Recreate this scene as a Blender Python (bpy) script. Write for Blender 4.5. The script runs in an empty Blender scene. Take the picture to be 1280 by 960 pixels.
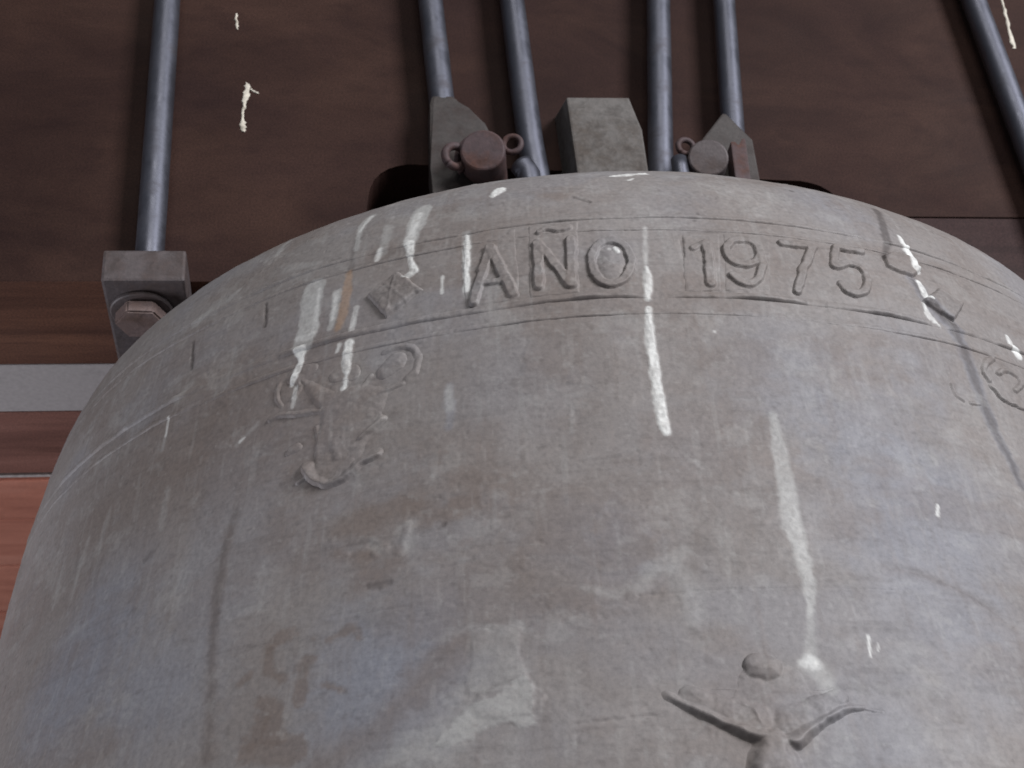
import bpy, bmesh, math, random
import numpy as np
from mathutils import Vector, Matrix

random.seed(7)
scene = bpy.context.scene
COL = scene.collection

# ------------------------------------------------------------------ camera
cam_data = bpy.data.cameras.new('camera')
cam = bpy.data.objects.new('camera', cam_data)
COL.objects.link(cam)
scene.camera = cam
cam_data.sensor_width = 36.0
cam_data.lens = 49.46
cam_data.clip_start = 0.02
cam_data.clip_end = 100.0
PITCH, YAW, ROLL = 0.57066, -0.05220, -0.04877
fw = Vector((math.sin(YAW) * math.cos(PITCH), math.cos(YAW) * math.cos(PITCH), math.sin(PITCH)))
rt = fw.cross(Vector((0, 0, 1))).normalized()
up = rt.cross(fw)
rt2 = rt * math.cos(ROLL) + up * math.sin(ROLL)
up2 = up * math.cos(ROLL) - rt * math.sin(ROLL)
M = Matrix((rt2, up2, -fw)).transposed().to_4x4()
M.translation = Vector((0.0, -0.96805, -0.41142))
cam.matrix_world = M
cam_data.dof.use_dof = True
cam_data.dof.focus_distance = 0.66
cam_data.dof.aperture_fstop = 26.0

# ------------------------------------------------------------------ light
world = bpy.data.worlds.new('World')
scene.world = world
world.use_nodes = True
bg = world.node_tree.nodes['Background']
bg.inputs[0].default_value = (0.88, 0.91, 1.0, 1)      # daylight bounced about the belfry
bg.inputs[1].default_value = 0.11

def area_lamp(name, loc, target, size, size_y, watts, colour):
    d = bpy.data.lights.new(name, 'AREA')
    d.shape = 'RECTANGLE'; d.size = size; d.size_y = size_y
    d.energy = watts; d.color = colour
    o = bpy.data.objects.new(name, d); COL.objects.link(o)
    o.location = loc
    o.rotation_euler = (Vector(target) - Vector(loc)).to_track_quat('-Z', 'Y').to_euler()
    return o
# daylight through the belfry openings: a tall one to the right
# and the low bright one on the left; the front lamp is an added fill
area_lamp('window_light_right', (2.3, -2.2, 1.1), (0, -0.2, 0.1), 1.0, 1.6, 114, (0.97, 0.965, 1.0))
area_lamp('fill_light_front', (0.3, -2.9, 2.0), (0, -0.3, 0.0), 1.4, 1.0, 26, (1.0, 0.975, 0.95))  # added fill lamp, no opening stands behind it
area_lamp('window_light_left', (-2.3, -0.3, -1.1), (-0.3, -0.1, 0.1), 1.0, 1.3, 38, (0.92, 0.92, 1.0))

scene.view_settings.view_transform = 'Standard'
scene.view_settings.look = 'None'
scene.view_settings.exposure = 0.1
scene.view_settings.gamma = 1.0
scene.render.engine = 'CYCLES'

# ------------------------------------------------------------------ helpers
def link(o, parent=None):
    COL.objects.link(o)
    if parent is not None:
        o.parent = parent
    return o

def empty(name, loc, label, cat, group=None):
    o = bpy.data.objects.new(name, None)
    o.empty_display_size = 0.05
    o.location = loc
    o['label'] = label; o['category'] = cat
    if group: o['group'] = group
    return link(o)

def mesh_obj(name, bm, mat, parent, smooth=False, label=None):
    """Link a bmesh (world coordinates) as one object under parent."""
    me = bpy.data.meshes.new(name)
    bmesh.ops.recalc_face_normals(bm, faces=bm.faces[:])
    if parent is not None:
        bm.transform(Matrix.Translation(-parent.location))
    bm.to_mesh(me); bm.free()
    me.materials.append(mat)
    if smooth:
        me.polygons.foreach_set('use_smooth', [True] * len(me.polygons))
    o = bpy.data.objects.new(name, me)
    if label: o['label'] = label
    return link(o, parent)

def smooth_by_angle(o, deg=38):
    me = o.data
    me.polygons.foreach_set('use_smooth', [True] * len(me.polygons))
    bm = bmesh.new(); bm.from_mesh(me)
    lim = math.radians(deg)
    for e in bm.edges:
        if len(e.link_faces) == 2 and e.calc_face_angle(0.0) > lim:
            e.smooth = False
    bm.to_mesh(me); bm.free()

def add_tube(bm, pts, rad, seg=20, wob=0.0):
    """Round bar along a polyline; rad may be a list."""
    pts = [Vector(p) for p in pts]
    n = len(pts)
    rads = rad if isinstance(rad, (list, tuple)) else [rad] * n
    rings = []
    for i, p in enumerate(pts):
        t = (pts[min(i + 1, n - 1)] - pts[max(i - 1, 0)]).normalized()
        ref = Vector((0, 1, 0)) if abs(t.y) < 0.9 else Vector((1, 0, 0))
        u = t.cross(ref).normalized(); v = t.cross(u)
        r = rads[i] * (1 + random.uniform(-wob, wob))
        rings.append([bm.verts.new(p + (u * math.cos(a) + v * math.sin(a)) * r)
                      for a in [2 * math.pi * k / seg for k in range(seg)]])
    for a, b in zip(rings, rings[1:]):
        for k in range(seg):
            bm.faces.new((a[k], a[(k + 1) % seg], b[(k + 1) % seg], b[k]))
    bm.faces.new(rings[0][::-1]); bm.faces.new(rings[-1])

def subdivide_path(pts, n):
    out = []
    for a, b in zip(pts, pts[1:]):
        a = Vector(a); b = Vector(b)
        out += [a.lerp(b, k / n) for k in range(n)]
    return out + [Vector(pts[-1])]

def add_ring(bm, c, axis, R, r, a0=0, a1=2 * math.pi, seg=28, sides=10):
    """Bent wire loop round an axis."""
    axis = Vector(axis).normalized()
    u = axis.orthogonal().normalized(); v = axis.cross(u)
    pts = [Vector(c) + (u * math.cos(a0 + (a1 - a0) * k / seg) + v * math.sin(a0 + (a1 - a0) * k / seg)) * R for k in range(seg + 1)]
    add_tube(bm, pts, r, sides)

def add_prism(bm, poly, y0, y1, bevel=0.0, poly_back=None, segs=2):
    """Extrude an XZ outline from y0 to y1 (loft to poly_back when given)."""
    pb = poly_back or poly
    f = [bm.verts.new((x, y0, z)) for x, z in poly]
    b = [bm.verts.new((x, y1, z)) for x, z in pb]
    n = len(poly)
    faces = [bm.faces.new(f), bm.faces.new(b[::-1])]
    for k in range(n):
        faces.append(bm.faces.new((f[k], b[k], b[(k + 1) % n], f[(k + 1) % n])))
    if bevel:
        es = list({e for fc in faces for e in fc.edges})
        bmesh.ops.bevel(bm, geom=es, offset=bevel, segments=segs, profile=0.6, affect='EDGES', clamp_overlap=True)

def add_box(bm, x0, x1, y0, y1, z0, z1, bevel=0.0):
    add_prism(bm, [(x0, z0), (x1, z0), (x1, z1), (x0, z1)], y0, y1, bevel)

def add_disc_cyl(bm, c, axis, r, length, seg=32, bevel=0.0015):
    """Short round bar from c along axis, edges eased."""
    axis = Vector(axis).normalized()
    c = Vector(c)
    prof = [(0, r - bevel), (bevel * .35, r - bevel * .35), (bevel, r), (length - bevel, r), (length, r - bevel)]
    add_tube(bm, [c + axis * d for d, _ in prof], [q for _, q in prof], seg)

# ------------------------------------------------------------------ materials
class NT:
    def __init__(self, name):
        self.m = bpy.data.materials.new(name); self.m.use_nodes = True
        self.t = self.m.node_tree; self.n = self.t.nodes
        self.b = self.n['Principled BSDF']
        self.tc = self.n.new('ShaderNodeTexCoord')
    def add(self, kind, **kw):
        x = self.n.new(kind)
        for k, v in kw.items(): setattr(x, k, v)
        return x
    def l(self, a, b): self.t.links.new(a, b)
    def noise(self, scale, detail=4, rough=.55, stretch=None, dist=0.0):
        x = self.add('ShaderNodeTexNoise')
        x.inputs['Scale'].default_value = scale; x.inputs['Detail'].default_value = detail
        x.inputs['Roughness'].default_value = rough; x.inputs['Distortion'].default_value = dist
        src = self.tc.outputs['Object']
        if stretch:
            mp = self.add('ShaderNodeMapping'); mp.inputs['Scale'].default_value = stretch
            self.l(src, mp.inputs[0]); src = mp.outputs[0]
        self.l(src, x.inputs['Vector'])
        return x.outputs['Fac']
    def ramp(self, fac, stops):
        r = self.add('ShaderNodeValToRGB')
        e = r.color_ramp.elements
        while len(e) < len(stops): e.new(0.5)
        for q, (p, c) in zip(e, stops):
            q.position = p; q.color = (*c, 1) if len(c) == 3 else c
        self.l(fac, r.inputs[0]); return r.outputs[0]
    def mapr(self, fac, a, b, c, d):
        r = self.add('ShaderNodeMapRange')
        for k, v in zip(range(1, 5), (a, b, c, d)): r.inputs[k].default_value = v
        self.l(fac, r.inputs[0]); return r.outputs[0]
    def mix(self, fac, a, b, mode='MIX'):
        x = self.add('ShaderNodeMix', data_type='RGBA', blend_type=mode)
        if isinstance(fac, (int, float)): x.inputs[0].default_value = fac
        else: self.l(fac, x.inputs[0])
        for sock, v in ((x.inputs[6], a), (x.inputs[7], b)):
            if isinstance(v, tuple): sock.default_value = (*v, 1)
            else: self.l(v, sock)
        return x.outputs[2]
    def attr(self, name):
        x = self.add('ShaderNodeAttribute', attribute_name=name); return x.outputs['Fac']
    def bump(self, fac, strength, dist, prev=None):
        x = self.add('ShaderNodeBump'); x.inputs['Strength'].default_value = strength
        x.inputs['Distance'].default_value = dist
        self.l(fac, x.inputs['Height'])
        if prev is not None: self.l(prev, x.inputs['Normal'])
        return x.outputs[0]
    def set(self, **kw):
        for k, v in kw.items():
            s = self.b.inputs[k.replace('_', ' ')]
            if isinstance(v, (int, float)): s.default_value = v
            elif isinstance(v, tuple): s.default_value = (*v, 1)
            else: self.l(v, s)
        return self.m

def bronze_material(name, masks=True, tone=1.0):
    t = NT(name)
    big = t.noise(9, 5, .6)
    med = t.noise(45, 5, .65, dist=.4)
    fine = t.noise(420, 3, .6)
    col = t.mix(t.mapr(big, .38, .64, 0, 1), tuple(tone * c for c in (.206, .190, .183)), tuple(tone * c for c in (.236, .219, .213)))
    col = t.mix(t.mapr(med, .5, .75, 0, .35), col, tuple(tone * c for c in (.178, .158, .145)))
    if masks:
        for ch, c in (('blue', (.206, .214, .246)), ('brown', (.158, .126, .110)), ('dark', (.062, .052, .050)),
                      ('pale', (.385, .385, .375)), ('orange', (.36, .225, .13)), ('white', (.72, .73, .71))):
            col = t.mix(t.attr(ch), col, c)
    grain = t.ramp(fine, [(.30, (.86, .86, .86)), (.52, (1, 1, 1)), (.72, (1.10, 1.09, 1.08))])
    col = t.mix(1.0, col, grain, 'MULTIPLY')
    nrm = t.bump(t.noise(130, 4, .6), .16, .0012)
    nrm = t.bump(fine, .18, .0005, nrm)
    rough = t.mapr(med, .35, .7, .56, .72)
    t.set(Base_Color=col, Roughness=rough, Metallic=.04, Normal=nrm)
    t.b.inputs['Specular IOR Level'].default_value = .36
    return t.m

def wood_material(name, dark, mid, light, rough=.6, axis=(1.2, 14, 30), bumps=.22, spec=.28):
    t = NT(name)
    g = t.noise(2.2, 6, .62, axis, .6)
    g2 = t.noise(9, 4, .6, axis)
    blotch = t.noise(7, 4, .6)
    fine = t.noise(650, 2, .6)
    col = t.ramp(g, [(.28, dark), (.52, mid), (.78, light)])
    col = t.mix(t.mapr(g2, .52, .75, 0, .55), col, dark)
    col = t.mix(t.mapr(blotch, .45, .75, 0, .40), col, tuple(c * .72 + g_ for c, g_ in zip(mid, (.006, .007, .011))))
    col = t.mix(1.0, col, t.ramp(fine, [(.3, (.72, .72, .72)), (.7, (1.22, 1.2, 1.18))]), 'MULTIPLY')
    nrm = t.bump(g2, bumps, .0012)
    nrm = t.bump(fine, .25, .0005, nrm)
    return t.set(Base_Color=col, Roughness=t.mapr(blotch, .3, .7, rough - .1, rough + .12), Normal=nrm, Specular_IOR_Level=spec)

def iron_material(name, base, rust, rust_amt=.4, metallic=.35, rough=.42, bumps=.35, grain=.22):
    t = NT(name)
    a = t.noise(38, 6, .65); b = t.noise(300, 4, .6)
    col = t.mix(t.mapr(a, .62 - rust_amt * .3, .78 - rust_amt * .2, 0, .9), base, rust)
    col = t.mix(1.0, col, t.ramp(b, [(.3, (1 - grain,) * 3), (.7, (1 + grain * .9,) * 3)]), 'MULTIPLY')
    if bumps > .2:                                   # scale and dirt on the fittings
        c = t.noise(75, 5, .7, dist=.8)
        col = t.mix(t.mapr(c, .52, .70, 0, .55), col, tuple(q * .45 for q in rust))
        col = t.mix(t.mapr(c, .30, .42, .35, 0), col, tuple(q * 1.5 for q in base))
    nrm = t.bump(b, bumps, .0008)
    return t.set(Base_Color=col, Roughness=t.mapr(a, .4, .7, rough, rough + .25), Metallic=metallic, Normal=nrm)

BRONZE = bronze_material('weathered_bronze')
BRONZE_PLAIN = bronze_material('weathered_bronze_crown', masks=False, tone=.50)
LUG = iron_material('grimy_bronze_lug', (.115, .106, .100), (.082, .068, .058), .45, .05, .7)
WOOD = wood_material('dark_stained_wood', (.020, .0088, .0078), (.037, .0180, .0140), (.056, .0285, .0215), .68, (3.0, 5, 6), .12, .12)
WOOD_GREY = wood_material('weathered_packing_wood', (.019, .0105, .0100), (.036, .0190, .0180), (.050, .0290, .0265), .66, (1.0, 10, 9), .12, .15)
WOOD_RED = wood_material('reddish_timber', (.090, .038, .028), (.20, .090, .070), (.29, .145, .115), .6)
WOOD_ORANGE = wood_material('orange_board', (.34, .125, .085), (.56, .23, .16), (.66, .32, .24), .6, (1.0, 6, 10), .3)
IRON = iron_material('dark_iron', (.125, .130, .158), (.085, .078, .085), .2, .88, .40, .07, .06)
NUT = iron_material('rusted_nut', (.17, .125, .118), (.12, .075, .060), .5, .1, .5)
IRON_WORN = iron_material('worn_flat_iron', (.085, .070, .072), (.065, .044, .038), .5, .1, .55)
IRON_DARK = iron_material('grimy_iron', (.042, .035, .033), (.038, .026, .023), .5, .1, .6)
WOOD_UNDER = wood_material('brown_underside_wood', (.048, .018, .011), (.105, .045, .028), (.18, .082, .050), .6)
RUST = iron_material('rusty_iron', (.066, .043, .046), (.085, .038, .028), .55, .1, .65)
GREY_PAINT = iron_material('pale_grey_painted_steel', (.36, .335, .33), (.28, .26, .255), .3, .0, .6, .12, .10)
EDGE = iron_material('pale_lit_edge', (.42, .38, .36), (.30, .26, .24), .2, .1, .5)  # pale colour stands for light on the rear timber's lower edge
DROP = iron_material('dried_dropping', (.62, .58, .50), (.40, .34, .27), .3, 0, .9)

# ------------------------------------------------------------------ survey of the bell surface
# (degrees round the bell, mm above the lower fillet, half width mm)
RELIEFS = [
 ('letter', 'raised capital letter A', [
  ('s',2.1,0.8,[(-5.55,43.5,2.92),(-6.79,6.5,2.82)]),
  ('s',2.1,0.8,[(-5.55,43.5,2.92),(-3.85,8.3,2.81)]),
  ('s',1.9,0.8,[(-6.2,18.6,2.24),(-4.23,18.3,2.23)]),
  ('p',0.5,0.8,[(-7.72,54.7,0.0),(-3.56,56.3,0.0),(-3.4,4.5,0.0),(-7.44,4.1,0.0)]),
 ]),
 ('letter', 'raised capital letter N with a flat tilde bar', [
  ('s',2.1,0.8,[(-1.94,42.1,2.9),(-1.97,10.8,2.82)]),
  ('s',2.1,0.8,[(-1.88,42.1,2.9),(0.28,10.0,2.81)]),
  ('s',2.1,0.8,[(0.55,42.4,2.9),(0.4,9.9,2.81)]),
  ('s',2.0,0.75,[(-1.78,50.9,1.88),(-1.15,52.9,1.88),(-0.3,50.7,1.88),(0.51,52.7,1.88)]),
  ('p',0.5,0.8,[(-2.62,57.8,0.0),(1.23,57.4,0.0),(0.92,4.0,0.0),(-2.7,4.3,0.0)]),
 ]),
 ('letter', 'raised round letter O with a domed centre', [
  ('s',2.1,0.8,[(4.87,23.6,2.64),(4.71,18.5,2.63),(4.42,14.1,2.62),(4.03,10.9,2.61),(3.57,9.1,2.61),(3.09,8.8,2.61),(2.65,10.3,2.61),(2.29,13.2,2.62),(2.04,17.4,2.63),(1.93,22.3,2.64),(1.99,27.6,2.65),(2.2,32.4,2.67),(2.54,36.6,2.68),(2.99,39.3,2.68),(3.48,40.5,2.69),(3.97,39.8,2.68),(4.39,37.4,2.68),(4.7,33.6,2.67),(4.86,28.8,2.66),(4.87,23.6,2.64)]),
  ('d',1.9,1,[(3.49,31.3,7.78),(3.32,17.8,7.68)]),
 ]),
 ('digit', 'raised digit 1', [
  ('s',1.9,0.8,[(9.67,34.3,2.06),(10.69,39.0,2.07)]),
  ('s',1.9,0.8,[(10.73,37.7,2.9),(10.43,8.7,2.82)]),
  ('p',0.5,0.8,[(9.04,44.9,0.0),(11.96,47.2,0.0),(11.1,4.4,0.0),(8.43,2.8,0.0)]),
 ]),
 ('digit', 'raised digit 9', [
  ('s',2.0,0.8,[(14.68,31.2,2.48),(14.42,27.7,2.47),(14.03,25.0,2.46),(13.57,23.4,2.46),(13.1,23.1,2.46),(12.67,24.1,2.46),(12.34,26.3,2.46),(12.17,29.5,2.47),(12.16,33.1,2.48),(12.33,36.7,2.49),(12.66,39.9,2.49),(13.1,42.1,2.5),(13.59,43.2,2.51),(14.06,42.9,2.51),(14.45,41.2,2.5),(14.71,38.4,2.5),(14.79,34.9,2.49),(14.68,31.2,2.48)]),
  ('s',2.0,0.8,[(14.81,32.1,2.48),(14.66,23.0,2.46),(14.18,14.5,2.44),(13.44,10.0,2.43),(12.67,10.2,2.42),(12.12,15.0,2.43)]),
  ('p',0.4,0.8,[(12.28,47.4,0.0),(16.07,47.7,0.0),(14.8,6.4,0.0),(11.4,4.6,0.0)]),
 ]),
 ('digit', 'raised digit 7', [
  ('s',2.0,0.8,[(16.9,43.4,2.52),(19.49,43.4,2.53)]),
  ('s',2.0,0.8,[(19.27,41.1,2.74),(17.93,24.2,2.69),(16.95,8.2,2.64)]),
 ]),
 ('digit', 'raised digit 5', [
  ('s',2.0,0.8,[(21.5,45.6,2.55),(23.71,46.1,2.57)]),
  ('s',2.0,0.8,[(21.44,44.3,2.55),(20.74,30.7,2.51),(21.98,34.4,2.53),(22.99,32.3,2.53),(23.29,24.9,2.51),(22.76,15.8,2.49),(21.82,11.0,2.47),(21.03,12.8,2.47),(20.73,17.0,2.48)]),
 ]),
 ('leaf_ornament', 'scalloped leaf ornament after the date', [
  ('p',2.2,1.2,[(25.67,46.0,0.0),(26.71,51.4,0.0),(28.0,52.2,0.0),(28.91,49.0,0.0),(29.1,41.7,0.0),(27.8,33.9,0.0),(26.42,34.8,0.0),(25.6,37.6,0.0)]),
 ]),
 ('diamond_ornament', 'worn diamond ornament right of the leaf', [
  ('p',2.0,1.2,[(27.84,16.5,0.0),(30.16,30.3,0.0),(32.3,23.1,0.0),(30.3,7.1,0.0),(29.01,10.1,0.0)]),
  ('s',1.4,1.2,[(29.74,23.4,1.07),(30.98,20.1,1.07),(30.03,13.4,1.06)]),
 ]),
 ('diamond_ornament', 'worn diamond ornament left of the lettering', [
  ('p',2.2,1.0,[(-15.07,25.6,0.0),(-12.88,39.4,0.0),(-10.73,22.0,0.0),(-13.44,7.3,0.0)]),
  ('s',2.3,0.8,[(-14.32,23.9,0.83),(-11.63,23.7,0.83)]),
  ('s',2.3,0.8,[(-13.02,34.8,0.84),(-13.29,12.1,0.82)]),
  ('s',2.2,0.8,[(-13.9,31.9,1.04),(-12.01,16.3,1.03)]),
  ('s',2.2,0.8,[(-12.08,31.0,1.04),(-13.99,18.0,1.03)]),
 ]),
 ('scroll_emblem', 'scrolled winged emblem under the lettering', [
  ('p',1.1,3.0,[(-20.37,-16.6,0.0),(-17.99,-46.7,0.0),(-18.26,-65.3,0.0),(-18.28,-82.0,0.0),(-17.46,-89.0,0.0),(-16.39,-89.1,0.0),(-15.28,-83.7,0.0),(-14.35,-70.5,0.0),(-13.49,-59.8,0.0),(-12.92,-39.6,0.0),(-15.14,-32.7,0.0),(-16.99,-34.0,0.0)]),
  ('u',2.9,1.6,[(-18.76,-74.6,3.85),(-18.03,-82.5,3.81),(-16.89,-87.3,3.78),(-15.74,-85.2,3.78),(-14.85,-79.9,3.79),(-13.61,-76.0,3.79)]),
  ('u',2.0,1.2,[(-19.26,-82.4,2.3),(-18.44,-79.8,2.3)]),
  ('u',2.5,1.6,[(-14.75,-65.2,2.88),(-14.18,-62.4,2.88),(-13.23,-56.5,2.89)]),
  ('s',1.0,1.8,[(-13.23,-56.5,1.35),(-13.67,-51.9,1.36),(-14.88,-48.8,1.36)]),
  ('u',1.7,1.4,[(-22.18,-38.7,2.61),(-21.36,-38.6,2.61),(-20.0,-40.6,2.59),(-18.16,-43.0,2.57)]),
  ('s',1.0,1.8,[(-21.45,-33.4,1.61),(-21.92,-25.7,1.63),(-21.59,-17.3,1.64),(-20.47,-18.4,1.63),(-19.95,-26.2,1.61),(-20.54,-31.4,1.61)]),
  ('u',1.7,1.4,[(-13.97,-41.7,2.35),(-13.27,-40.0,2.35),(-11.98,-37.8,2.34)]),
  ('s',1.0,2.0,[(-11.63,-35.9,2.15),(-11.0,-32.0,2.16),(-10.8,-24.3,2.17),(-11.37,-16.2,2.19),(-12.59,-14.0,2.2),(-13.37,-15.7,2.2)]),
  ('b',1.4,1,[(-12.47,-23.5,5.94),(-13.34,-29.0,4.35)]),
  ('b',1.2,1,[(-20.37,-16.6,6.11),(-19.18,-15.1,4.06)]),
  ('b',1.1,1,[(-17.11,-23.8,4.01),(-15.84,-24.3,5.19)]),
  ('b',1.2,1,[(-19.69,-62.4,3.12),(-20.31,-64.0,2.35)]),
  ('s',1.0,1.8,[(-18.29,-53.4,1.57),(-17.99,-62.0,1.55),(-18.04,-72.7,1.54)]),
  ('s',1.0,1.0,[(-17.08,-60.5,0.78),(-17.0,-83.4,0.76)]),
  ('s',0.8,1.8,[(-18.86,-28.6,1.81),(-16.94,-39.1,1.78),(-15.35,-37.2,1.77),(-14.31,-29.2,1.78)]),
  ('b',1.6,1,[(-16.77,-66.2,2.7),(-16.32,-74.5,3.06)]),
  ('b',1.4,1,[(-15.41,-70.6,2.68)]),
 ]),
 ('scroll_emblem', 'scrolled emblem at the right edge of the bell', [
  ('s',1.5,1.4,[(33.02,-13.2,2.09),(32.0,-18.5,2.08),(31.55,-25.2,2.06),(31.75,-30.0,2.05)]),
  ('s',1.4,1.4,[(33.03,-22.8,1.87),(34.17,-18.8,1.88),(35.14,-20.9,1.89),(35.24,-26.0,1.88),(34.25,-31.2,1.87)]),
  ('u',2.0,1.0,[(31.91,-32.8,2.87),(32.52,-38.8,2.86),(33.5,-41.0,2.87),(34.44,-41.6,2.88)]),
  ('s',1.2,1.4,[(27.85,-40.0,1.4),(27.92,-45.9,1.4),(28.4,-47.6,1.4)]),
  ('s',1.1,1.2,[(29.08,-48.5,1.2),(29.89,-48.1,1.2)]),
 ]),
 ('crucifix_relief', 'crucified figure in relief with arms raised sideways', [
  ('b',2.4,1,[(8.85,-203.4,5.84),(9.33,-204.1,6.16)]),
  ('b',0.9,1,[(9.53,-214.2,14.43),(9.3,-223.9,17.43)]),
  ('u',3.8,2.4,[(3.71,-214.3,2.23),(4.74,-219.5,3.01),(5.77,-224.0,3.32),(6.8,-228.0,3.62),(8.3,-233.3,4.7)]),
  ('b',1.8,1,[(4.81,-215.4,4.15),(6.42,-221.4,5.39),(8.2,-226.5,7.26)]),
  ('u',3.8,2.4,[(14.27,-220.6,2.09),(13.34,-221.4,2.72),(12.25,-225.0,3.18),(11.05,-230.2,3.63),(9.96,-235.5,4.69)]),
  ('b',1.8,1,[(13.09,-217.6,3.85),(11.61,-222.6,5.41),(10.16,-227.4,7.27)]),
  ('s',0.8,1.4,[(14.13,-222.0,0.64),(14.83,-223.0,0.64),(15.37,-223.5,0.64)]),
  ('s',3.9,4.5,[(8.96,-238.1,6.85),(8.9,-242.4,6.82),(8.8,-246.7,6.47)]),
  ('u',1.0,1.4,[(9.69,-221.9,1.91),(11.6,-223.0,1.91)]),
  ('u',2.4,1.4,[(7.66,-219.5,1.59),(8.12,-222.4,1.59),(8.5,-228.6,1.57)]),
  ('s',0.5,1.0,[(4.41,-213.2,0.64),(7.88,-213.6,0.64),(10.95,-214.2,0.64),(14.17,-212.5,0.65)]),
  ('s',3.9,4.5,[(8.76,-246.7,9.5),(9.06,-291.7,11.0),(9.16,-321.7,13.0)]),
  ('s',3.2,3.0,[(8.86,-321.7,8.0),(9.26,-396.7,6.0)]),
  ('s',3.2,3.0,[(9.86,-321.7,8.0),(9.66,-396.7,6.0)]),
 ]),
]
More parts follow.
